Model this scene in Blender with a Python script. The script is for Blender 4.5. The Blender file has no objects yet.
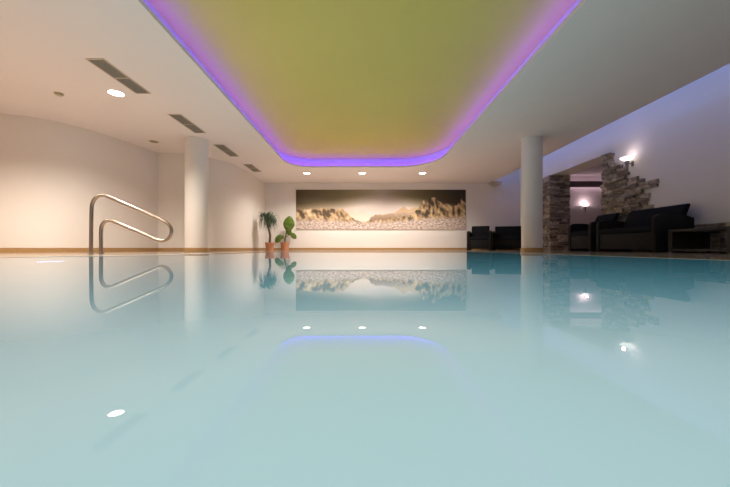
import bpy, bmesh, math, random
from mathutils import Vector, Matrix, noise
random.seed(7)
PI = math.pi
S = bpy.context.scene
COL = S.collection
CZ = 0.078            # camera height over the water
HC = 2.3 + CZ         # ceiling height

# ------------------------------------------------------------------ materials
def lin(c):
    return tuple(((x/255)/12.92 if x/255 <= .04045 else ((x/255+.055)/1.055)**2.4) for x in c)
def mat(name, rgb, rough=.6, metal=0, emit=None, estr=0, bump=None, var=None, spec=None):
    m = bpy.data.materials.new(name); m.use_nodes = True
    nt = m.node_tree; b = nt.nodes['Principled BSDF']
    b.inputs['Base Color'].default_value = (*rgb, 1)
    b.inputs['Roughness'].default_value = rough
    b.inputs['Metallic'].default_value = metal
    if spec is not None: b.inputs['Specular IOR Level'].default_value = spec
    if emit:
        b.inputs['Emission Color'].default_value = (*emit, 1); b.inputs['Emission Strength'].default_value = estr
    tc = nt.nodes.new('ShaderNodeTexCoord')
    if var:
        sc, amt = var
        n = nt.nodes.new('ShaderNodeTexNoise'); n.inputs['Scale'].default_value = sc; n.inputs['Detail'].default_value = 4
        nt.links.new(tc.outputs['Object'], n.inputs['Vector'])
        r = nt.nodes.new('ShaderNodeMapRange'); r.inputs[3].default_value = 1-amt; r.inputs[4].default_value = 1+amt
        r.inputs[1].default_value = .3; r.inputs[2].default_value = .7
        nt.links.new(n.outputs['Fac'], r.inputs[0])
        mx = nt.nodes.new('ShaderNodeVectorMath'); mx.operation = 'SCALE'; mx.inputs[0].default_value = rgb
        nt.links.new(r.outputs[0], mx.inputs['Scale']); nt.links.new(mx.outputs[0], b.inputs['Base Color'])
    if bump:
        sc, st = bump
        n2 = nt.nodes.new('ShaderNodeTexNoise'); n2.inputs['Scale'].default_value = sc; n2.inputs['Detail'].default_value = 3
        nt.links.new(tc.outputs['Object'], n2.inputs['Vector'])
        bp = nt.nodes.new('ShaderNodeBump'); bp.inputs['Strength'].default_value = st; bp.inputs['Distance'].default_value = .01
        nt.links.new(n2.outputs['Fac'], bp.inputs['Height']); nt.links.new(bp.outputs[0], b.inputs['Normal'])
    return m
M = {}
M['plaster'] = mat('white_plaster', (.80,.77,.73), .8, bump=(60,.08), var=(.6,.015))
M['plaster_warm'] = mat('cream_plaster', (.81,.775,.73), .8, bump=(60,.1), var=(.5,.02))
M['ceil'] = mat('ceiling_paint', (.83,.785,.785), .85, bump=(40,.06), var=(.5,.02))
M['cove'] = mat('yellow_green_paint', (.68,.57,.15), .8, var=(.4,.04))
M['coveside'] = mat('cove_side_paint', (.75,.75,.78), .8)
M['steel'] = mat('brushed_steel', (.44,.38,.32), .28, 1, bump=(200,.05))
M['pinkplaster'] = mat('pink_grey_plaster', (.66,.62,.64), .8, var=(1,.03))
M['greybeam'] = mat('grey_beam_paint', (.16,.14,.15), .7, var=(3,.05))
M['terracotta'] = mat('terracotta', (.48,.22,.11), .7, var=(9,.12))
M['soil'] = mat('potting_soil', (.05,.03,.02), .95, bump=(60,.6))
M['leafdark'] = mat('dark_leaf', (.045,.085,.04), .5, var=(20,.3))
M['leaf'] = mat('bright_leaf', (.10,.17,.02), .4, var=(14,.25))
M['stem'] = mat('brown_stem', (.13,.09,.05), .8, var=(30,.25))
M['greenstem'] = mat('green_stem', (.12,.16,.05), .6, var=(20,.2))
M['vent'] = mat('vent_frame_metal', (.62,.52,.42), .5, .3, var=(8,.05))
M['ventdark'] = mat('vent_grille', (.30,.28,.24), .6, var=(20,.1))
M['beige'] = mat('beige_plastic', (.55,.47,.33), .5, var=(12,.05))
M['greydisc'] = mat('grey_glass_disc', (.20,.18,.15), .3, var=(12,.05))
M['trimwhite'] = mat('white_enamel', (.8,.78,.74), .4, var=(12,.02))
M['lampglow'] = mat('lamp_glass', (.9,.88,.8), .3, emit=(1,.93,.80), estr=14, var=(5,.01))
M['sconceglow'] = mat('sconce_glass', (.9,.85,.85), .3, emit=(1,.86,.82), estr=1.5, var=(5,.01))
M['bracket'] = mat('pewter_metal', (.22,.21,.21), .35, .8, var=(20,.05))
M['coping'] = mat('white_coping', (.80,.77,.72), .35, var=(3,.03))
M['glowviolet'] = mat('violet_led', (.5,.4,.9), .4, emit=(.125,.025,1.0), estr=24)
M['glowblue'] = mat('blue_led', (.4,.5,.9), .4, emit=(.27,.40,1.0), estr=18)
M['glowpink'] = mat('rose_led', (.9,.5,.6), .4, emit=(1,.70,.78), estr=5)
M['poollamp'] = mat('pool_lamp_glass', (.6,.6,.9), .3, emit=(.42,.32,1), estr=60)
M['basin'] = mat('pool_basin_tile', (.35,.60,.62), .4, var=(1,.05))
M['cushion'] = mat('charcoal_fabric', (.007,.008,.011), .9, spec=.2, bump=(120,.3), var=(9,.2))

# wicker weave
def wicker():
    m = bpy.data.materials.new('dark_wicker'); m.use_nodes = True; nt = m.node_tree; b = nt.nodes['Principled BSDF']
    tc = nt.nodes.new('ShaderNodeTexCoord'); br = nt.nodes.new('ShaderNodeTexChecker'); br.inputs['Scale'].default_value = 90
    br.inputs['Color1'].default_value = (.010,.009,.009,1); br.inputs['Color2'].default_value = (.006,.0055,.0055,1)
    nt.links.new(tc.outputs['Object'], br.inputs['Vector']); nt.links.new(br.outputs['Color'], b.inputs['Base Color'])
    bp = nt.nodes.new('ShaderNodeBump'); bp.inputs['Strength'].default_value = .4; bp.inputs['Distance'].default_value = .004
    nt.links.new(br.outputs['Fac'], bp.inputs['Height']); nt.links.new(bp.outputs[0], b.inputs['Normal'])
    b.inputs['Roughness'].default_value = .6; b.inputs['Specular IOR Level'].default_value = .22
    return m
M['wicker'] = wicker()
M['tablewicker'] = mat('brown_black_resin', (.022,.019,.017), .5, bump=(150,.3), var=(30,.15))
def stone():
    m = bpy.data.materials.new('ledge_stone'); m.use_nodes = True; nt = m.node_tree; b = nt.nodes['Principled BSDF']
    g = nt.nodes.new('ShaderNodeNewGeometry'); cr = nt.nodes.new('ShaderNodeValToRGB')
    e = cr.color_ramp.elements; e[0].color = (.15,.125,.10,1); e[1].color = (.50,.43,.34,1)
    x = e.new(.35); x.color = (.26,.22,.17,1); x = e.new(.7); x.color = (.38,.325,.25,1)
    nt.links.new(g.outputs['Random Per Island'], cr.inputs[0])
    tc = nt.nodes.new('ShaderNodeTexCoord'); n = nt.nodes.new('ShaderNodeTexNoise'); n.inputs['Scale'].default_value = 14; n.inputs['Detail'].default_value = 6
    nt.links.new(tc.outputs['Object'], n.inputs['Vector'])
    mr = nt.nodes.new('ShaderNodeMapRange'); mr.inputs[1].default_value=.3; mr.inputs[2].default_value=.7; mr.inputs[3].default_value=.6; mr.inputs[4].default_value=1.35
    nt.links.new(n.outputs['Fac'], mr.inputs[0])
    vm = nt.nodes.new('ShaderNodeVectorMath'); vm.operation='SCALE'
    nt.links.new(cr.outputs[0], vm.inputs[0]); nt.links.new(mr.outputs[0], vm.inputs['Scale']); nt.links.new(vm.outputs[0], b.inputs['Base Color'])
    bp = nt.nodes.new('ShaderNodeBump'); bp.inputs['Strength'].default_value=.8; bp.inputs['Distance'].default_value=.03
    nt.links.new(n.outputs['Fac'], bp.inputs['Height']); nt.links.new(bp.outputs[0], b.inputs['Normal'])
    b.inputs['Roughness'].default_value = .85
    return m
M['stone'] = stone()
def tiles(name, c1, c2, rough, sx=.6, grout=(.35,.28,.22)):
    m = bpy.data.materials.new(name); m.use_nodes = True; nt = m.node_tree; b = nt.nodes['Principled BSDF']
    tc = nt.nodes.new('ShaderNodeTexCoord'); br = nt.nodes.new('ShaderNodeTexBrick'); br.offset = 0
    br.inputs['Scale'].default_value = 1; br.inputs['Brick Width'].default_value = sx; br.inputs['Row Height'].default_value = sx
    br.inputs['Mortar Size'].default_value = .004
    br.inputs['Color1'].default_value = (*c1,1); br.inputs['Color2'].default_value = (*c2,1); br.inputs['Mortar'].default_value = (*grout,1)
    nt.links.new(tc.outputs['Object'], br.inputs['Vector']); nt.links.new(br.outputs['Color'], b.inputs['Base Color'])
    b.inputs['Roughness'].default_value = rough
    return m
M['deck'] = tiles('deck_tile', (.58,.46,.37), (.54,.43,.35), .10)
M['roomfloor'] = tiles('room_floor_tile', (.40,.31,.26), (.38,.29,.24), .4)
def woodbase():
    m = bpy.data.materials.new('tan_skirting_tile'); m.use_nodes = True; nt = m.node_tree; b = nt.nodes['Principled BSDF']
    tc = nt.nodes.new('ShaderNodeTexCoord'); mp = nt.nodes.new('ShaderNodeMapping'); mp.inputs['Scale'].default_value = (3,3,60)
    n = nt.nodes.new('ShaderNodeTexNoise'); n.inputs['Scale'].default_value = 3; n.inputs['Detail'].default_value = 5
    nt.links.new(tc.outputs['Object'], mp.inputs[0]); nt.links.new(mp.outputs[0], n.inputs['Vector'])
    cr = nt.nodes.new('ShaderNodeValToRGB'); e = cr.color_ramp.elements
    e[0].position=.3; e[0].color=(.33,.19,.07,1); e[1].position=.7; e[1].color=(.50,.32,.14,1)
    nt.links.new(n.outputs['Fac'], cr.inputs[0]); nt.links.new(cr.outputs[0], b.inputs['Base Color']); b.inputs['Roughness'].default_value=.45
    return m
M['skirt'] = woodbase()
def water():
    m = bpy.data.materials.new('milky_pool_water'); m.use_nodes = True; nt = m.node_tree; N = nt.nodes; L = nt.links
    for n in list(N): N.remove(n)
    out = N.new('ShaderNodeOutputMaterial')
    fr = N.new('ShaderNodeFresnel'); fr.inputs['IOR'].default_value = 1.33
    gl = N.new('ShaderNodeBsdfGlossy'); gl.inputs['Roughness'].default_value = .004; gl.inputs['Color'].default_value = (1,1,1,1)
    tc = N.new('ShaderNodeTexCoord')
    n = N.new('ShaderNodeTexNoise'); n.inputs['Scale'].default_value = .5; n.inputs['Detail'].default_value = 2
    L.new(tc.outputs['Object'], n.inputs['Vector'])
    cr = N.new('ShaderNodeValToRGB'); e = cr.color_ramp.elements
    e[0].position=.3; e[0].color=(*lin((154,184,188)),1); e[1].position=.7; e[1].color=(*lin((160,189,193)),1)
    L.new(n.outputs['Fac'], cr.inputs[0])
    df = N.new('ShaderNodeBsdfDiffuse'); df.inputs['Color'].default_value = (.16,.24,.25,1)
    em = N.new('ShaderNodeEmission'); em.inputs['Strength'].default_value = WATER_GLOW  # glow put into the water colour for underwater lighting; also lights the ceiling
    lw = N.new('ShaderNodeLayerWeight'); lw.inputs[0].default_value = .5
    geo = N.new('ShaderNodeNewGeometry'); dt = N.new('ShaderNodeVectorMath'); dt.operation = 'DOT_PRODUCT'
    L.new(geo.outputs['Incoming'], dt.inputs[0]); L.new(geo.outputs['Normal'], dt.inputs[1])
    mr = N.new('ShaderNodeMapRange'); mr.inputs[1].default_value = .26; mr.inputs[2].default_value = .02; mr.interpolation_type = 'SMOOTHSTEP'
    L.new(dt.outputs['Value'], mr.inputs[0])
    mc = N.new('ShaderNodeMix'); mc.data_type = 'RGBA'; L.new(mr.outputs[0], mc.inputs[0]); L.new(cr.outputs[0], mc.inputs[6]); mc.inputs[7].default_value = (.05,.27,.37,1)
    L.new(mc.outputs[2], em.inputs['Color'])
    N.remove(lw)
    ad = N.new('ShaderNodeAddShader'); L.new(df.outputs[0], ad.inputs[0]); L.new(em.outputs[0], ad.inputs[1])
    rf = N.new('ShaderNodeBsdfRefraction'); rf.inputs['IOR'].default_value=1.33; rf.inputs['Roughness'].default_value=0; rf.inputs['Color'].default_value=(.7,.9,.92,1)
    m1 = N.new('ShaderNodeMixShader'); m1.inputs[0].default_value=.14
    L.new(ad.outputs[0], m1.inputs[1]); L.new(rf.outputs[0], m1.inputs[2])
    mx = N.new('ShaderNodeMixShader'); L.new(fr.outputs[0], mx.inputs[0]); L.new(m1.outputs[0], mx.inputs[1]); L.new(gl.outputs[0], mx.inputs[2])
    L.new(mx.outputs[0], out.inputs['Surface'])
    return m
WATER_GLOW = 1.14
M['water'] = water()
def mural():
    m = bpy.data.materials.new('printed_canvas'); m.use_nodes = True; nt = m.node_tree; b = nt.nodes['Principled BSDF']
    a = nt.nodes.new('ShaderNodeVertexColor'); a.layer_name = 'print'
    nt.links.new(a.outputs['Color'], b.inputs['Base Color']); b.inputs['Roughness'].default_value = .6
    return m
M['mural'] = mural()

# ------------------------------------------------------------------ helpers
def obj(name, bm, m, parent=None, smooth=False, bevel=0):
    me = bpy.data.meshes.new(name)
    if bevel:
        bmesh.ops.bevel(bm, geom=list(bm.edges), offset=bevel, segments=2, affect='EDGES', profile=.5)
    bmesh.ops.recalc_face_normals(bm, faces=bm.faces)
    bm.to_mesh(me); bm.free()
    if smooth:
        for p in me.polygons: p.use_smooth = True
        try: me.set_sharp_from_angle(angle=math.radians(40))
        except Exception: pass
    me.materials.append(m if not isinstance(m, str) else M[m])
    o = bpy.data.objects.new(name, me); COL.objects.link(o)
    if parent: o.parent = parent
    return o
def tag(o, label, cat, group=None):
    o['label'] = label; o['category'] = cat
    if group: o['group'] = group
    return o
def struct(o): o['kind'] = 'structure'; return o
def thing(name, label, cat, loc=(0,0,0), rz=0, group=None):
    o = bpy.data.objects.new(name, None); COL.objects.link(o); o.empty_display_size = .1
    o.location = loc; o.rotation_euler = (0,0,rz); tag(o, label, cat, group); return o
def dup(root, loc, rz, label, group=None):
    r = root.copy(); COL.objects.link(r); r.location = loc; r.rotation_euler = (0,0,rz); r['label'] = label
    if group: r['group'] = group
    for ch in list(root.children):
        c = ch.copy(); COL.objects.link(c); c.parent = r
        for g in ch.children:
            d = g.copy(); COL.objects.link(d); d.parent = c
    return r
def box(bm, x0,x1,y0,y1,z0,z1):
    v = [bm.verts.new(p) for p in ((x0,y0,z0),(x1,y0,z0),(x1,y1,z0),(x0,y1,z0),(x0,y0,z1),(x1,y0,z1),(x1,y1,z1),(x0,y1,z1))]
    for f in ((0,3,2,1),(4,5,6,7),(0,1,5,4),(1,2,6,5),(2,3,7,6),(3,0,4,7)): bm.faces.new([v[i] for i in f])
    return v
def boxo(name, dims, m, parent=None, bevel=0):
    bm = bmesh.new(); box(bm, *dims); return obj(name, bm, m, parent, smooth=bool(bevel), bevel=bevel)
def lathe(bm, prof, seg=32, c=(0,0), close=False):
    rings = []
    for r, z in prof:
        if r < 1e-5: rings.append([bm.verts.new((c[0],c[1],z))])
        else: rings.append([bm.verts.new((c[0]+r*math.cos(2*PI*i/seg), c[1]+r*math.sin(2*PI*i/seg), z)) for i in range(seg)])
    for a, b in zip(rings, rings[1:]):
        for i in range(seg):
            j = (i+1) % seg
            if len(a)==1 and len(b)==1: continue
            if len(a)==1: bm.faces.new((a[0], b[j], b[i]))
            elif len(b)==1: bm.faces.new((a[i], a[j], b[0]))
            else: bm.faces.new((a[i], a[j], b[j], b[i]))
def tube(bm, pts, rad, seg=10, cap=True):
    pts = [Vector(p) for p in pts]; n = len(pts); rads = rad if isinstance(rad, list) else [rad]*n
    rings = []; up = None
    for i, p in enumerate(pts):
        t = (pts[min(i+1,n-1)] - pts[max(i-1,0)]).normalized()
        if up is None:
            up = Vector((0,0,1)) if abs(t.z) < .9 else Vector((0,1,0))
        u = (up - t*up.dot(t)).normalized(); w = t.cross(u); up = u
        rings.append([bm.verts.new(p + (u*math.cos(2*PI*k/seg) + w*math.sin(2*PI*k/seg))*rads[i]) for k in range(seg)])
    for a, b in zip(rings, rings[1:]):
        for k in range(seg): bm.faces.new((a[k], a[(k+1)%seg], b[(k+1)%seg], b[k]))
    if cap:
        bm.faces.new(rings[0][::-1]); bm.faces.new(rings[-1])
def extrude_poly(bm, pts, axis, a, b):
    """pts in 2D; axis='x': pts=(y,z); 'z': pts=(x,y)"""
    def P(p, t): return {'x':(t,p[0],p[1]), 'y':(p[0],t,p[1]), 'z':(p[0],p[1],t)}[axis]
    A = [bm.verts.new(P(p,a)) for p in pts]; B = [bm.verts.new(P(p,b)) for p in pts]
    bm.faces.new(A); bm.faces.new(B[::-1]); n = len(pts)
    for i in range(n): bm.faces.new((A[i], B[i], B[(i+1)%n], A[(i+1)%n]))
def slab_with_hole(name, outer, hole, z0, z1, m):
    bm = bmesh.new()
    for z in (z0, z1):
        es = []
        for loop in (outer, hole):
            v = [bm.verts.new((x,y,z)) for x,y in loop]
            es += [bm.edges.new((v[i], v[(i+1)%len(v)])) for i in range(len(v))]
        bmesh.ops.triangle_fill(bm, edges=es, use_beauty=True)
    for loop in (outer, hole):
        a = [bm.verts.new((x,y,z0)) for x,y in loop]; b = [bm.verts.new((x,y,z1)) for x,y in loop]
        for i in range(len(loop)):
            j=(i+1)%len(loop); bm.faces.new((a[i],a[j],b[j],b[i]))
    bmesh.ops.remove_doubles(bm, verts=bm.verts, dist=1e-5)
    return obj(name, bm, m)
def catmull(P, n=8):
    out = []
    for i in range(len(P)-1):
        p0 = Vector(P[max(i-1,0)]); p1 = Vector(P[i]); p2 = Vector(P[i+1]); p3 = Vector(P[min(i+2,len(P)-1)])
        for k in range(n):
            t = k/n
            out.append(tuple(.5*((2*p1)+(-p0+p2)*t+(2*p0-5*p1+4*p2-p3)*t*t+(-p0+3*p1-3*p2+p3)*t**3)))
    out.append(tuple(P[-1])); return out
def round_rect(x0,x1,y0,y1, r00, r10, r11, r01, n=14):
    """radii (rx,ry) of corners x0y0, x1y0, x1y1, x0y1, counter-clockwise"""
    out = []
    for (cx,cy,r,a0) in ((x0+r00[0],y0+r00[1],r00,PI),(x1-r10[0],y0+r10[1],r10,1.5*PI),(x1-r11[0],y1-r11[1],r11,0),(x0+r01[0],y1-r01[1],r01,.5*PI)):
        for k in range(n+1):
            a = a0 + .5*PI*k/n; out.append((cx+r[0]*math.cos(a), cy+r[1]*math.sin(a)))
    return out

# ------------------------------------------------------------------ room shell
YB = 11.46; XR = 5.6; ZT = 3.25
# pool outline (counter-clockwise) 
left_edge = catmull([(-3.15,-.4),(-3.05,1.4),(-2.93,2.45),(-2.66,2.86),(-2.25,3.22),(-2.08,3.9),(-2.03,5.2),(-2.0,6.4),(-2.0,7.25)], 6)
pool = left_edge + [(2.32,7.25),(2.32,-.4)]
pool = pool[::-1]
struct(slab_with_hole('floor', [(-9,-4),(XR+.55,-4),(XR+.55,YB+.2),(-9,YB+.2)], pool, -.14, .0015, 'deck'))
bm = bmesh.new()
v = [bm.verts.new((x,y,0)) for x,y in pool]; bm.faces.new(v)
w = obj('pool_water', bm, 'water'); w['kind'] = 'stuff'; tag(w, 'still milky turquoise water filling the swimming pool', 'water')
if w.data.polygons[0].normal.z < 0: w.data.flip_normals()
bm = bmesh.new()
a = [bm.verts.new((x*1.001,y*1.001,-.14)) for x,y in pool]; b = [bm.verts.new((x*1.001,y*1.001,-1.35)) for x,y in pool]
for i in range(len(pool)): bm.faces.new((a[i],a[(i+1)%len(a)],b[(i+1)%len(a)],b[i]))
bm.faces.new(b); struct(obj('pool_basin', bm, 'basin'))
# submerged steps beside the handrail
bm = bmesh.new()
box(bm, -2.9,-1.55,.2,3.0,-.36,-.11); box(bm,-2.9,-1.2,.2,3.0,-.62,-.36)
struct(obj('trim_pool_steps', bm, 'basin'))
# white coping strip along the left edge
cp = [p for p in left_edge if p[1] > 2.75 and p[1] < 4.6]
bm = bmesh.new()
for i in range(len(cp)-1):
    def off(k, d):
        t = (Vector(cp[min(k+1,len(cp)-1)])-Vector(cp[max(k-1,0)])).normalized(); return Vector(cp[k]) + Vector((-t.y, t.x))*d
    q = [off(i,0),off(i+1,0),off(i+1,.22),off(i,.22)]
    lo = [bm.verts.new((p.x,p.y,-.02)) for p in q]; hi = [bm.verts.new((p.x,p.y,.003)) for p in q]
    bm.faces.new(hi); bm.faces.new(lo[::-1])
    for k in range(4): bm.faces.new((lo[k],lo[(k+1)%4],hi[(k+1)%4],hi[k]))
struct(obj('trim_coping', bm, 'coping'))

# left walls
wl1 = catmull([(-9,5.15),(-7.4,5.3),(-6.3,5.5),(-5.72,5.74),(-5.38,6.15),(-5.14,6.86),(-4.93,7.84)], 6)
wl2 = catmull([(-4.93,7.84),(-4.38,7.88)],1)
wl3 = catmull([(-4.38,7.88),(-3.93,8.2),(-3.6,8.75),(-3.47,9.5),(-3.43,10.5),(-3.43,YB)], 6)
path = wl1 + wl2[1:] + wl3[1:]
def wall_strip(name, path, th, z0, z1, m, side=1):
    bm = bmesh.new(); n = len(path); off = []
    for i in range(n):
        p = Vector(path[i])
        def nrm(a,b):
            t=(Vector(path[b])-Vector(path[a])).normalized(); return Vector((-t.y,t.x))
        if i==0: nn=nrm(0,1)
        elif i==n-1: nn=nrm(n-2,n-1)
        else:
            n1=nrm(i-1,i); n2=nrm(i,i+1); s=n1+n2; nn=s/max(.5,(1+n1.dot(n2)))
        off.append(p+nn*th*side)
    for i in range(n-1):
        q=[Vector(path[i]),Vector(path[i+1]),off[i+1],off[i]]
        pass
    A0=[bm.verts.new((*path[i],z0)) for i in range(n)]; A1=[bm.verts.new((*path[i],z1)) for i in range(n)]
    B0=[bm.verts.new((*off[i],z0)) for i in range(n)]; B1=[bm.verts.new((*off[i],z1)) for i in range(n)]
    for i in range(n-1):
        bm.faces.new((A0[i],A0[i+1],A1[i+1],A1[i])); bm.faces.new((B0[i],B1[i],B1[i+1],B0[i+1]))
        bm.faces.new((A1[i],A1[i+1],B1[i+1],B1[i])); bm.faces.new((A0[i],B0[i],B0[i+1],A0[i+1]))
    bm.faces.new((A0[0],A1[0],B1[0],B0[0])); bm.faces.new((A0[-1],B0[-1],B1[-1],A1[-1]))
    return obj(name, bm, m, smooth=True)
struct(wall_strip('wall_left', path, .15, 0, HC+.02, 'plaster_warm'))
struct(wall_strip('baseboard_left', path, .015, 0, .08, 'skirt', -1))
struct(boxo('wall_far_left', (-9.15,-9,-4,5.3,0,HC+.02), 'plaster_warm'))
struct(boxo('wall_back', (-3.45,XR,YB,YB+.2,0,HC), 'plaster'))
struct(boxo('baseboard_back', (-3.42,XR,YB-.015,YB,0,.08), 'skirt'))
struct(boxo('wall_back_upper', (3.9,XR,YB+.14,YB+.34,HC,ZT), 'plaster'))
struct(boxo('wall_front', (-9,XR,-4.15,-4,0,ZT), 'plaster'))
# right wall with opening
bm = bmesh.new()
y0, y1, zo = 7.52, 9.62, 2.16+CZ
box(bm, XR,XR+.55,-4,y0,0,ZT); box(bm, XR,XR+.55,y1,YB+.34,0,ZT); box(bm, XR,XR+.55,y0,y1,zo,ZT)
struct(obj('wall_right', bm, 'plaster'))
# inner lounge beyond the opening
struct(boxo('wall_lounge_back', (XR+.55,12.2,14.2,14.4,0,ZT), 'pinkplaster'))
struct(boxo('wall_lounge_right', (12,12.2,5.5,14.2,0,ZT), 'pinkplaster'))
struct(boxo('wall_lounge_front', (XR+.55,12.2,5.3,5.5,0,ZT), 'pinkplaster'))
struct(boxo('wall_lounge_left', (XR+.40,XR+.55,YB+.34,14.4,0,ZT), 'pinkplaster'))
struct(boxo('floor_lounge', (XR+.55,12,5.5,14.2,-.1,.003), 'roomfloor'))
struct(boxo('ceiling_lounge', (XR+.55,12.2,5.3,14.4,ZT,ZT+.1), 'pinkplaster'))
struct(boxo('trim_lounge_beam', (XR+.55,12,13.9,13.98,2.70,2.95), 'greybeam'))

# ceiling with the raised cove
XC = .905*2.3
hole = round_rect(-XC,XC,-1.5,9.25, (.6,.6),(.6,.6),(1.1,1.25),(.6,.8))
outer = [(-9.1,-4.1),(4.58,-4.1),(4.58,YB+.1),(-9.1,YB+.1)]
struct(slab_with_hole('ceiling', outer, hole, HC, HC+.05, 'ceil'))
R = .17
hole2 = round_rect(-XC-R,XC+R,-1.5-R,9.25+R, (.8,.8),(.8,.8),(1.3,1.45),(.8,1.0))
# cove side wall and raised yellow field
bm = bmesh.new()
a=[bm.verts.new((x,y,HC+.05)) for x,y in hole2]; b=[bm.verts.new((x,y,HC+.30)) for x,y in hole2]
for i in range(len(a)): bm.faces.new((a[i],a[(i+1)%len(a)],b[(i+1)%len(a)],b[i]))
struct(obj('trim_cove_side', bm, 'coveside', smooth=True))
bm = bmesh.new(); v=[bm.verts.new((x,y,HC+.30)) for x,y in hole2]; bm.faces.new(v)
v=[bm.verts.new((x,y,HC+.36)) for x,y in hole2]; bm.faces.new(v)
struct(obj('ceiling_raised', bm, 'cove'))
struct(boxo('ceiling_recess', (4.3,XR,-4.1,YB+.3,ZT,ZT+.1), 'ceil'))
struct(boxo('trim_recess_side', (4.2,4.3,-4.1,YB+.3,HC+.05,ZT), 'ceil'))
# LED strips lying on the ledge
def ring_strip(name, loop_in, off, wdt, z, m):
    n=len(loop_in); bm=bmesh.new(); I=[];O=[]
    for i in range(n):
        t=(Vector(loop_in[(i+1)%n])-Vector(loop_in[i-1])).normalized(); nn=Vector((t.y,-t.x)); p=Vector(loop_in[i])
        I.append(bm.verts.new((*(p+nn*off),z))); O.append(bm.verts.new((*(p+nn*(off+wdt)),z)))
    for i in range(n):
        bm.faces.new((I[i],I[(i+1)%n],O[(i+1)%n],O[i]))
    return obj(name,bm,m)
tag(ring_strip('light_strip', hole, .09, .03, HC+.056, 'glowviolet'), 'violet light strip running around the ledge of the raised yellow-green ceiling', 'light strip')
tag(boxo('light_strip', (4.40,4.43,-3.9,YB-.05,HC+.051,HC+.06), 'glowblue'), 'blue light strip on the ceiling edge along the right wall', 'light strip')
struct(boxo('trim_lounge_light', (XR+.75,11.9,14.0,14.03,2.80,2.84), 'glowpink'))

# ------------------------------------------------------------------ stone cladding
def cladding(name, rows, plane, mk_parent=None):
    """rows: function z -> list of (a0,a1) ranges; plane: callable (a, z, depth)->xyz"""
    pass
def stones(bm, P, a0, a1, z0, z1, jitter_end=False):
    a = a0
    while a < a1 - .02:
        L = random.uniform(.10,.30); e = min(a+L, a1)
        if a1 - e < .08: e = a1
        # one or two thin layers
        if random.random() < .3 and z1-z0 > .07:
            zs = [z0, z0+(z1-z0)*random.uniform(.4,.6), z1]
        else: zs = [z0, z1]
        for za, zb in zip(zs, zs[1:]):
            d = random.uniform(.025,.075); g=.004
            pts = []
            for (aa,zz,dd) in ((a+g,za+g,0),(e-g,za+g,0),(e-g,zb-g,0),(a+g,zb-g,0)):
                pts.append(bm.verts.new(P(aa,zz,0)))
            q = []
            for (aa,zz) in ((a+g,za+g),(e-g,za+g),(e-g,zb-g),(a+g,zb-g)):
                q.append(bm.verts.new(P(aa+random.uniform(-.006,.006),zz+random.uniform(-.005,.005),d+random.uniform(-.012,.012))))
            bm.faces.new(q); bm.faces.new(pts[::-1])
            for k in range(4): bm.faces.new((pts[k],pts[(k+1)%4],q[(k+1)%4],q[k]))
        a = e
random.seed(3)
PX = lambda a,z,d: (XR-.004-d, a, z)          # on the right wall
bm = bmesh.new()
steps = [(2.14,7.26),(1.92,7.17),(1.80,7.03),(1.68,6.90),(1.50,6.80),(1.38,6.54),(1.29,6.42),(1.19,6.10),(1.05,6.41),(.87,6.30),(.76,6.20),(.60,6.05),(.44,5.9),(-1,.2)]
zc = 0.006
while zc < 2.22:
    h = random.uniform(.06,.10); zt = min(zc+h, 2.225); zm=(zc+zt)/2-CZ
    near = next(a for lim,a in steps if zm > lim-.02) if zm < 2.16 else 7.26
    near += random.uniform(-.04,.04)
    if zm<.41: near=1.0
    stones(bm, PX, near, y0+.0, zc, zt); zc = zt
tag(obj('stone_cladding', bm, 'stone'), 'grey-brown split stone cladding stepping down the right wall behind the sofas', 'stone cladding')
# pillar: clad end of the wall beyond the opening
root = thing('stone_pillar', 'stone clad pillar between the round column and the lounge opening', 'pillar', (XR+.33,y1,0))
bm = bmesh.new(); zc=.006
while zc < 2.2:
    h=random.uniform(.065,.105); zt=min(zc+h,zo-.004)
    stones(bm, lambda a,z,d:(XR-d-(XR+.33),a-y1,z), y1-.03, 10.32 if zc<2.0 else 10.05, zc, zt); zc=zt
    if zt>=zo-.005: break
obj('side_cladding', bm, 'stone', root)
bm = bmesh.new(); zc=.006
while zc < 2.2:
    h=random.uniform(.065,.105); zt=min(zc+h,zo-.004)
    stones(bm, lambda a,z,d:(a-(XR+.33),-d,z), XR-.05, XR+.55, zc, zt); zc=zt
    if zt>=zo-.005: break
obj('front_cladding', bm, 'stone', root)

# ------------------------------------------------------------------ columns
def column(x, y, r, label):
    t = thing('column', label, 'column', (x,y,0), group=None)
    bm=bmesh.new(); lathe(bm, [(0,.004),(r,.004),(r,HC),(0,HC)], 64); obj('shaft',bm,'plaster',t,smooth=True)
    bm=bmesh.new(); lathe(bm, [(r+.001,.004),(r+.016,.004),(r+.016,.077),(r+.012,.081),(r+.001,.081)], 64); obj('base_trim',bm,'skirt',t,smooth=True)
column(-3.52,6.9,.228,'round white column left of the potted plants')
column(3.58,6.83,.20,'round white column in front of the wicker loveseat at the back wall')

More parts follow.
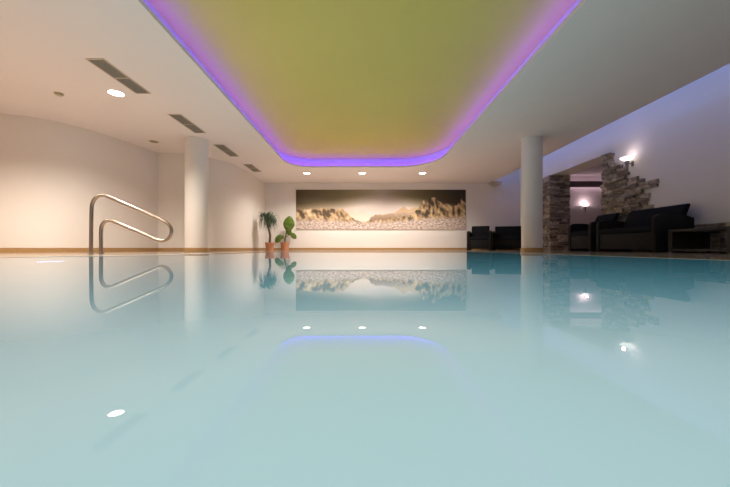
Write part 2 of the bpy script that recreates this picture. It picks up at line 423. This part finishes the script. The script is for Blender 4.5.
# ------------------------------------------------------------------ mural
def mural_obj():
    X0,X1,Z0,Z1 = -2.33,3.66,.658+CZ,2.055+CZ
    nx,nz = 380,92
    # ridge control points
    def interp(P,u):
        for (a,b),(c,d) in zip(P,P[1:]):
            if u<=c: return b+(d-b)*(u-a)/(c-a) if u>a else b
        return P[-1][1]
    far = [(0,.38),(.28,.40),(.32,.48),(.36,.42),(.40,.50),(.44,.36),(.5,.30),(.56,.34),(.6,.48),(.635,.58),(.665,.49),(.70,.56),(.74,.50),(.8,.4),(1,.3)]
    lft = [(0,.47),(.07,.50),(.12,.51),(.17,.55),(.22,.51),(.275,.53),(.30,.40),(.34,.27),(.38,.18),(.43,.15),(1,.05)]
    mid = [(0,0),(.42,.12),(.44,.30),(.47,.38),(.52,.37),(.56,.40),(.62,.42),(.70,.42),(.78,.38),(1,.3)]
    rgt = [(0,0),(.60,.28),(.68,.36),(.71,.50),(.735,.62),(.752,.74),(.765,.62),(.785,.77),(.80,.82),(.83,.74),(.86,.66),(.90,.62),(.93,.58),(.955,.66),(.973,.78),(.985,.72),(1,.64)]
    fg  = [(0,.24),(.2,.22),(.4,.17),(.6,.2),(.8,.28),(1,.30)]
    def mix(a,b,t): t=max(0,min(1,t)); return tuple(x+(y-x)*t for x,y in zip(a,b))
    def nz_(u,v,s,k=0): return noise.noise(Vector((u*s*4.28,v*s,k)))
    def fz(u,v,s,k=0):
        p=Vector((u*s*4.28+v*s*.9,v*s-u*s*.8,k)); return sum(noise.noise(p*(2.1**o))*.62**o for o in range(6))
    bm=bmesh.new(); vs=[[bm.verts.new((X0+(X1-X0)*i/nx,0,Z0+(Z1-Z0)*j/nz)) for i in range(nx+1)] for j in range(nz+1)]
    cl = bm.loops.layers.float_color.new('print')
    cols={}
    for j in range(nz+1):
        for i in range(nx+1):
            u=i/nx; v=j/nz
            top = mix((78,66,40),(138,132,100),u/.36) if u<.36 else (mix((138,132,100),(165,155,145),(u-.36)/.14) if u<.5 else (mix((165,155,145),(112,104,72),(u-.5)/.2) if u<.7 else mix((112,104,72),(48,40,30),(u-.7)/.25)))
            gl = math.exp(-((u-.5)/.33)**2)
            hz = mix((200,175,140),(226,215,208), gl*1.2)
            hv = .42+.28*gl
            c = mix(hz, top, ((v-hv+.1)/(.30)))
            jag = .035*nz_(u,0,9)+.03*nz_(u,0,26,3)
            if v < interp(far,u)+jag*.5: c = mix((214,196,172),(232,218,205), gl-.3+ (.5-v)*.8)
            if u>.56 and v < interp(far,u)+jag*.6: c = mix(c,(205,170,120),.65)
            if v < interp(mid,u)+jag*.5: c = mix(mix((120,95,75),(190,165,140),(v-.15)/.25),(226,205,180), nz_(u,v,12,1)*.5)
            if v < interp(lft,u)+jag:
                d = fz(u,v,5,5)*.8+.55*noise.noise(Vector((u*75,v*9,2)))
                c = mix((178,150,112),(88,70,48), d*2.2); c = mix(c,(232,208,170), -d*1.5)
            if v < interp(rgt,u)+jag*1.3:
                d = fz(u*1.3,v*.8,5,8)*.8+.7*noise.noise(Vector((u*62,v*6,4)))
                c = mix((170,142,104),(66,54,38), d*2.2+(v-.45)*.9*(1 if u>.84 else .3)); c = mix(c,(222,196,150), -d*1.8)
            f = interp(fg,u)+.05*nz_(u,0,8,2)
            if v < f+.05:
                d = fz(u,v*1.6,20,11)*.7
                k = mix((200,182,170),(110,90,78), d*1.7); k = mix(k,(240,230,222), -d*1.7)
                c = mix(c,k,(f+.05-v)/.09)
            cols[(i,j)] = lin(c)
    for j in range(nz):
        for i in range(nx):
            f=bm.faces.new((vs[j][i],vs[j][i+1],vs[j+1][i+1],vs[j+1][i]))
            for lp,(a,b) in zip(f.loops,((i,j),(i+1,j),(i+1,j+1),(i,j+1))): lp[cl]=(*cols[(a,b)],1)
    t = thing('mural_picture','wide unframed panorama print of rocky mountains on the back wall','picture',(0,YB-.035,0))
    o = obj('print_face', bm, 'mural', t); 
    boxo('backing_panel',(X0,X1,.002,.034,Z0,Z1),'trimwhite',t)
mural_obj()

# ------------------------------------------------------------------ handrail
t = thing('pool_handrail','bent stainless steel handrail loop beside the pool at the left','handrail',(-3.77,4.5,.004))
s=72.0
def hp(x,y): return ((x-362)/s+3.77,0,(248-y)/s+CZ-.004)
ctrl=[(91.0,253.6),(91.2,235),(91.6,210),(93.0,202),(97,196.8),(103.5,195.3),(110,197.6),(125,204),(145,212.5),(160,219),(166.5,222.6),(170.6,227.5),(171.3,233),(168.5,238),(163.5,240.6),(158,240),(145,234.5),(128,227.6),(116,222.5),(110,220.6),(105,221.5),(101.8,226),(101,232),(101,243),(101,253.6)]
pts=catmull([hp(*c) for c in ctrl],6)
bm=bmesh.new(); tube(bm,pts,.0235,14); obj('rail_tube',bm,'steel',t,smooth=True)
for x in (91.0,101.0):
    bm=bmesh.new(); px=hp(x,0)[0]; lathe(bm,[(0,0),(.05,0),(.05,.006),(.03,.014),(0,.014)],24,(px,0)); obj('base_flange',bm,'steel',t,smooth=True)

# ------------------------------------------------------------------ seating
def make_seat(name, label, W, n=1, group=None):
    t = thing(name, label, 'armchair' if n==1 else 'sofa', (0,0,0), 0, group)
    D=.64
    bm=bmesh.new(); box(bm,-W/2+.08,W/2-.08,.015,D-.05,.05,.335); obj('seat_base',bm,'wicker',t,smooth=True,bevel=.012)
    for sgn in (-1,1):
        bm=bmesh.new()
        prof=[(0,.0),(D,.0),(D,.57),(.52,.605),(.30,.63),(.10,.63),(.04,.615),(.01,.58),(0,.54)]
        a=sgn*W/2; b=sgn*(W/2-.08)
        extrude_poly(bm,prof,'x',min(a,b),max(a,b)); obj('armrest',bm,'wicker',t,smooth=True,bevel=.008)
    bm=bmesh.new(); extrude_poly(bm,[(D-.16,.05),(D-.02,.05),(D,.60),(D-.05,.61),(D-.12,.40)],'x',-W/2+.08,W/2-.08); obj('back_frame',bm,'wicker',t,smooth=True,bevel=.008)
    def cushion(nm,x0,x1,pr):
        bm=bmesh.new(); extrude_poly(bm,pr,'x',x0,x1); obj(nm,bm,'cushion',t,smooth=True,bevel=.025)
    cushion('seat_cushion',-W/2+.085,W/2-.085,[(.0,.335),(.56,.335),(.56,.435),(.02,.445),(-.005,.41)])
    cushion('back_cushion',-W/2+.09,W/2-.09,[(.42,.44),(.54,.44),(.685,.80),(.66,.825),(.60,.80)])
    return t
g1=None
ch=make_seat('wicker_armchair','dark wicker armchair at the back wall beside the mountain print',.745)
RC=math.radians(-25); ch.location=(3.41+.3725*math.cos(RC),10.55+.3725*math.sin(RC),.004); ch.rotation_euler=(0,0,RC)
sf=make_seat('wicker_loveseat','dark wicker loveseat at the back wall, partly behind the round column',1.10,2)
RC=math.radians(-20); sf.location=(4.31+.55*math.cos(RC),10.66+.55*math.sin(RC),.004); sf.rotation_euler=(0,0,RC)
dup(ch,(4.77,7.13,.004),-PI/2,'dark wicker armchair by the stone wall next to the lounge opening')
sf2=make_seat('wicker_loveseat','dark wicker loveseat on the right between armchair and side table',1.34,2)
sf2.location=(4.78,5.95,.004); sf2.rotation_euler=(0,0,-PI/2)
# side table
t=thing('side_table','low dark wicker side table right of the loveseat, at the picture edge','table',(4.9,4.75,.004))
boxo('table_top',(0,.6,-.46,.44,.325,.365),'tablewicker',t,bevel=.006)
for (a,b) in ((.37,.44),(-.46,-.39)):
    boxo('leg',(0,.06,a,b,0,.325),'tablewicker',t); boxo('leg',(.54,.6,a,b,0,.325),'tablewicker',t)
boxo('end_panel',(.06,.54,.40,.43,.03,.325),'tablewicker',t)
boxo('bottom_rail',(0.01,.05,-.39,.37,.025,.06),'tablewicker',t)
boxo('bottom_rail',(.55,.59,-.39,.37,.025,.06),'tablewicker',t)

# ------------------------------------------------------------------ plants
def pot(parent, r1, r0, h):
    bm=bmesh.new(); lathe(bm,[(0,0),(r0,0),(r1-.01,h-.05),(r1,h-.05),(r1,h),(r1-.02,h),(r1-.025,h-.03),(0,h-.03)],32); obj('pot',bm,'terracotta',parent,smooth=True)
    bm=bmesh.new(); lathe(bm,[(0,h-.022),(r1-.027,h-.028),(0,h-.029)],24); obj('soil',bm,'soil',parent)
random.seed(11)
t=thing('potted_dracaena','potted dracaena with drooping thin dark leaves in the left back corner','potted plant',(-2.93,10.3,.004))
pot(t,.15,.11,.25)
bm=bmesh.new(); tube(bm,[(0,0,.22),(.01,0,.5),(-.05,.0,.75),(-.12,0,1.08)],[.042,.036,.030,.022],8); tube(bm,[(-.03,0,.7),(.03,.0,.85),(.06,0,1.0)],[.018,.015,.012],8); obj('trunk',bm,'stem',t,smooth=True)
bm=bmesh.new()
def strap_leaf(bm, o, az, L, rise, droop, w):
    d=Vector((math.cos(az),math.sin(az),0)); sd=Vector((-d.y,d.x,0)); prev=None; n=9
    for k in range(n+1):
        s_=k/n; r=L*(1-math.exp(-2.2*s_))*.62; z=rise*math.sin(min(1,s_*2)*PI/2)-droop*max(0,s_-.25)**1.4
        p=Vector(o)+d*r+Vector((0,0,z)); p.y=min(p.y,.36); p.x=max(p.x,-.45); ww=w*math.sin(PI*min(.97,.15+s_*.85))
        a=bm.verts.new(p-sd*ww); b=bm.verts.new(p+sd*ww+Vector((0,0,.004)))
        if prev: bm.faces.new((prev[0],a,b,prev[1]))
        prev=(a,b)
for hd,cnt in (((-.12,0,1.07),110),((.05,0,1.0),90)):
    for i in range(cnt):
        strap_leaf(bm,(hd[0],hd[1],hd[2]-random.uniform(0,.14)),random.uniform(0,2*PI),random.uniform(.2,.62),random.uniform(.05,.25),random.uniform(.2,.8),random.uniform(.006,.011))
o=obj('foliage',bm,'leafdark',t); 
t=thing('potted_elephant_ear','potted plant with large rounded bright green leaves left of the mountain print','potted plant',(-2.63,11.05,.004))
pot(t,.155,.12,.27)
def big_leaf(parent, pos, L, W, yaw, tilt, roll=0):
    bm=bmesh.new(); n=16; m=10; grid=[]
    for i in range(n+1):
        s_=i/n; wv=W*.5*(math.sin(PI*s_**.8)**.62 if 0<s_<1 else 0)
        row=[]
        for j in range(m+1):
            q=j/m*2-1; x=q*wv; row.append(bm.verts.new((x, .12*L*(s_-.4)**2+.10*W*q*q+.01*math.sin(s_*22)*abs(q), L*(s_-.5)-(.10*L*(1-s_)**6)*abs(q))))
        grid.append(row)
    for i in range(n):
        for j in range(m):
            try: bm.faces.new((grid[i][j],grid[i][j+1],grid[i+1][j+1],grid[i+1][j]))
            except Exception: pass
    M4=Matrix.Translation(pos)@Matrix.Rotation(yaw,4,'Z')@Matrix.Rotation(roll,4,'Y')@Matrix.Rotation(tilt,4,'X')
    bmesh.ops.remove_doubles(bm, verts=bm.verts, dist=1e-4)
    bmesh.ops.transform(bm,matrix=M4,verts=bm.verts); return obj('leaf',bm,'leaf',parent,smooth=True)
big_leaf(t,(.15,-.06,.92),.48,.38,.15,.15,.12)
big_leaf(t,(.13,-.10,.66),.30,.22,-.3,.3,-.15)
big_leaf(t,(.29,-.05,.50),.28,.17,.2,.3,-.75)
big_leaf(t,(.22,-.02,.55),.20,.12,.4,.4,-1.0)
big_leaf(t,(-.20,-.05,.40),.30,.20,.3,.2,.55)
big_leaf(t,(-.12,.0,.44),.20,.12,.1,.2,.9)
bm=bmesh.new()
for P_ in ([(0,0,.22),(.01,0,.45),(.06,-.02,.65),(.12,-.03,.78)],[(0,0,.22),(.02,0,.42),(.10,-.03,.5),(.22,-.03,.53)],[(0,0,.22),(-.01,0,.38),(-.06,-.02,.45),(-.15,-.03,.44)],[(0,0,.22),(.02,-.02,.45),(.08,-.06,.6)]):
    tube(bm,P_,[.022,.017,.012,.008][:len(P_)],8)
obj('stems',bm,'greenstem',t,smooth=True)

# ------------------------------------------------------------------ ceiling fittings
def vent(y0,y1,x0,x1,label,split=True,group='ceiling air vents in a row'):
    cx,cy=(x0+x1)/2,(y0+y1)/2; w=(x1-x0)/2; l=(y1-y0)/2
    t=thing('ceiling_vent',label,'air vent',(cx,cy,HC),group=group)
    bm=bmesh.new(); f=.018
    box(bm,-w,w,-l,-l+f,-.008,-.0005); box(bm,-w,w,l-f,l,-.008,-.0005); box(bm,-w,-w+f,-l+f,l-f,-.008,-.0005); box(bm,w-f,w,-l+f,l-f,-.008,-.0005)
    if split: box(bm,-w+f,w-f,-.01,.01,-.008,-.0005)
    obj('frame',bm,'vent',t)
    bm=bmesh.new(); k=-w+f+.006
    boxs=[]
    while k < w-f-.004:
        box(bm,k,k+.006,-l+f,l-f,-.006,-.002); k+=.014
    box(bm,-w+f,w-f,-l+f,l-f,-.0018,-.0004)
    obj('grille',bm,'ventdark',t)
vent(3.93,4.82,-3.36,-3.135,'nearest ceiling vent, largest, right of the lit downlight')
vent(5.56,6.47,-3.34,-3.11,'second ceiling vent of the row, in front of the left column top')
vent(7.2,8.12,-3.31,-3.07,'third ceiling vent of the row, right of the left column')
vent(8.87,9.75,-3.27,-3.02,'farthest ceiling vent, smallest, near the back left corner')
def downlight(x,y,label,group=None,lit=True,r=.10,power=60,col=(1,.82,.62),spread=1.0):
    t=thing('downlight',label,'ceiling lamp',(x,y,HC),group=group)
    bm=bmesh.new(); lathe(bm,[(r,-.0005),(r+.016,-.0005),(r+.014,-.006),(r,-.005)],32); obj('trim_ring',bm,'trimwhite',t,smooth=True)
    bm=bmesh.new(); lathe(bm,[(0,-.003),(r,-.003),(r,-.0006),(0,-.0006)],32); obj('lens',bm,'lampglow',t)
def spot(x,y,power,col=(1,.88,.76),size=150,blend=.6,rad=.001,z=HC-.045,target=None):
    l=bpy.data.lights.new('downlight_or_fill_beam','SPOT'); l.energy=power; l.color=col; l.spot_size=math.radians(size); l.spot_blend=blend; l.shadow_soft_size=rad
    o=bpy.data.objects.new('downlight_or_fill_beam',l); COL.objects.link(o); o.location=(x,y,z)
    if target:
        o.rotation_euler=(Vector(target)-Vector(o.location)).to_track_quat('-Z','Y').to_euler()
    return o
downlight(-3.65,4.81,'lit downlight beside the nearest ceiling vent')
spot(-3.65,4.81,190)
for x,l in ((-1.70,'left of three downlights in front of the mountain print'),(.009,'middle of three downlights in front of the mountain print'),(1.855,'right of three downlights in front of the mountain print')):
    downlight(x,9.96,l); spot(x,9.96,150,(1,.89,.80))
# unlit disc and smoke detector
t=thing('ceiling_disc','small unlit round disc fitting on the ceiling left of the column','ceiling fitting',(-4.49,6.99,HC))
bm=bmesh.new(); lathe(bm,[(.075,-.0005),(.095,-.0005),(.092,-.010),(.075,-.009)],24); obj('rim',bm,'beige',t,smooth=True)
bm=bmesh.new(); lathe(bm,[(0,-.006),(.075,-.006),(.075,-.001),(0,-.001)],24); obj('cover',bm,'greydisc',t,smooth=True)
t=thing('smoke_detector','small beige round smoke detector on the ceiling at the left','smoke detector',(-4.51,4.82,HC))
bm=bmesh.new(); lathe(bm,[(0,-.0005),(.058,-.0005),(.058,-.012),(0,-.012)],24); obj('base_plate',bm,'beige',t,smooth=True)
bm=bmesh.new(); lathe(bm,[(0,-.018),(.044,-.018),(.044,-.013),(0,-.013)],24); obj('sensor_gap',bm,'greydisc',t,smooth=True)
bm=bmesh.new(); lathe(bm,[(0,-.034),(.036,-.034),(.048,-.026),(.048,-.019),(0,-.019)],24); obj('cap',bm,'beige',t,smooth=True)
# wedge fitting at the corner
t=thing('corner_fitting','small beige wedge shaped fitting under the ceiling right of the mountain print','ceiling fitting',(4.62,YB-.22,HC))
bm=bmesh.new(); extrude_poly(bm,[(-.19,-.015),(.17,-.015),(.16,-.12),(.08,-.13)],'y',-.15,.2); obj('housing',bm,'beige',t,bevel=.006)
bm=bmesh.new(); box(bm,-.17,.15,-.13,.18,-.0149,-.001); obj('mounting_plate',bm,'trimwhite',t)

# ------------------------------------------------------------------ wall sconces
def sconce(loc, rz, label, power, col):
    t=thing('wall_sconce',label,'wall lamp',loc,rz)      # local -Y faces into the room, wall at y=+.10
    bm=bmesh.new(); lathe(bm,[(0,-.045),(.03,-.045),(.075,-.03),(.12,.0),(.15,.035),(.142,.036),(.11,.004),(.06,-.018),(0,-.026)],40)
    for v_ in bm.verts: v_.co.y *= .72
    obj('bowl',bm,'sconceglow',t,smooth=True)
    bm=bmesh.new(); lathe(bm,[(0,-.30),(.012,-.30),(.018,-.22),(.030,-.12),(.042,-.060),(.045,-.047),(0,-.047)],20); obj('stem',bm,'bracket',t,smooth=True)
    bm=bmesh.new(); box(bm,-.012,.012,.03,.105,-.10,-.08); box(bm,-.028,.028,.108,.119,-.15,-.04); obj('bracket',bm,'bracket',t)
    l=bpy.data.lights.new('sconce_bulb','POINT'); l.energy=power; l.color=col; l.shadow_soft_size=.035
    o=bpy.data.objects.new('sconce_bulb',l); COL.objects.link(o); o.location=(loc[0]+.07*math.sin(rz),loc[1]-.07*math.cos(rz),loc[2]+.09)
sconce((XR-.12,6.70,1.87+CZ-.03),-PI/2,'lit wall sconce above the stepped stone cladding on the right wall',.8,(1,.80,.78))
sconce((9.72,14.08,1.84+CZ),0,'lit wall sconce on the lounge wall seen through the opening',5,(1,.74,.76))

# underwater lamp
tag((lambda bm:(lathe(bm,[(0,-.02),(.062,-.02),(.062,0),(0,0)],24),obj('pool_light',bm,'poollamp'))[1])(bmesh.new()),'violet underwater pool light glowing beneath the surface at the left','pool light').location=(-1.87,1.95,-.085)

# ------------------------------------------------------------------ more lights
spot(-5.5,3.3,215,(1,.84,.69))
spot(-3.65,2.2,140,(1,.88,.76))
spot(-1.2,-2.6,130,(1,.92,.84)); spot(3.0,-2.6,26,(1,.88,.80))  # added fill spots behind the camera, without fixtures, to brighten the room
def area(loc, size, power, col, target):
    l=bpy.data.lights.new('lounge_fill','AREA'); l.shape='RECTANGLE'; l.size=size[0]; l.size_y=size[1]; l.energy=power; l.color=col
    o=bpy.data.objects.new('lounge_fill',l); COL.objects.link(o); o.location=loc
    o.rotation_euler=(Vector(target)-Vector(loc)).to_track_quat('-Z','Y').to_euler(); return o
area((9,10,ZT-.05),(2,2),14,(1,.72,.78),(9,10,0))  # pink fill light added to the lounge, no panel fixture there

# ------------------------------------------------------------------ world, camera, settings
w=bpy.data.worlds.new('world'); S.world=w; w.use_nodes=True
w.node_tree.nodes['Background'].inputs[0].default_value=(.5,.55,.6,1); w.node_tree.nodes['Background'].inputs[1].default_value=.1
cam=bpy.data.cameras.new('camera'); co=bpy.data.objects.new('camera',cam); COL.objects.link(co); S.camera=co
co.location=(0,0,CZ); co.rotation_euler=(PI/2,0,0)
cam.sensor_width=36; cam.lens=324/730*36; cam.shift_x=3/730; cam.shift_y=4.5/730; cam.clip_start=.01
S.view_settings.view_transform='Standard'; S.view_settings.look='None'; S.view_settings.exposure=.1
S.cycles.caustics_reflective=False; S.cycles.caustics_refractive=False
S.cycles.max_bounces=8; S.cycles.diffuse_bounces=5; S.cycles.sample_clamp_indirect=4
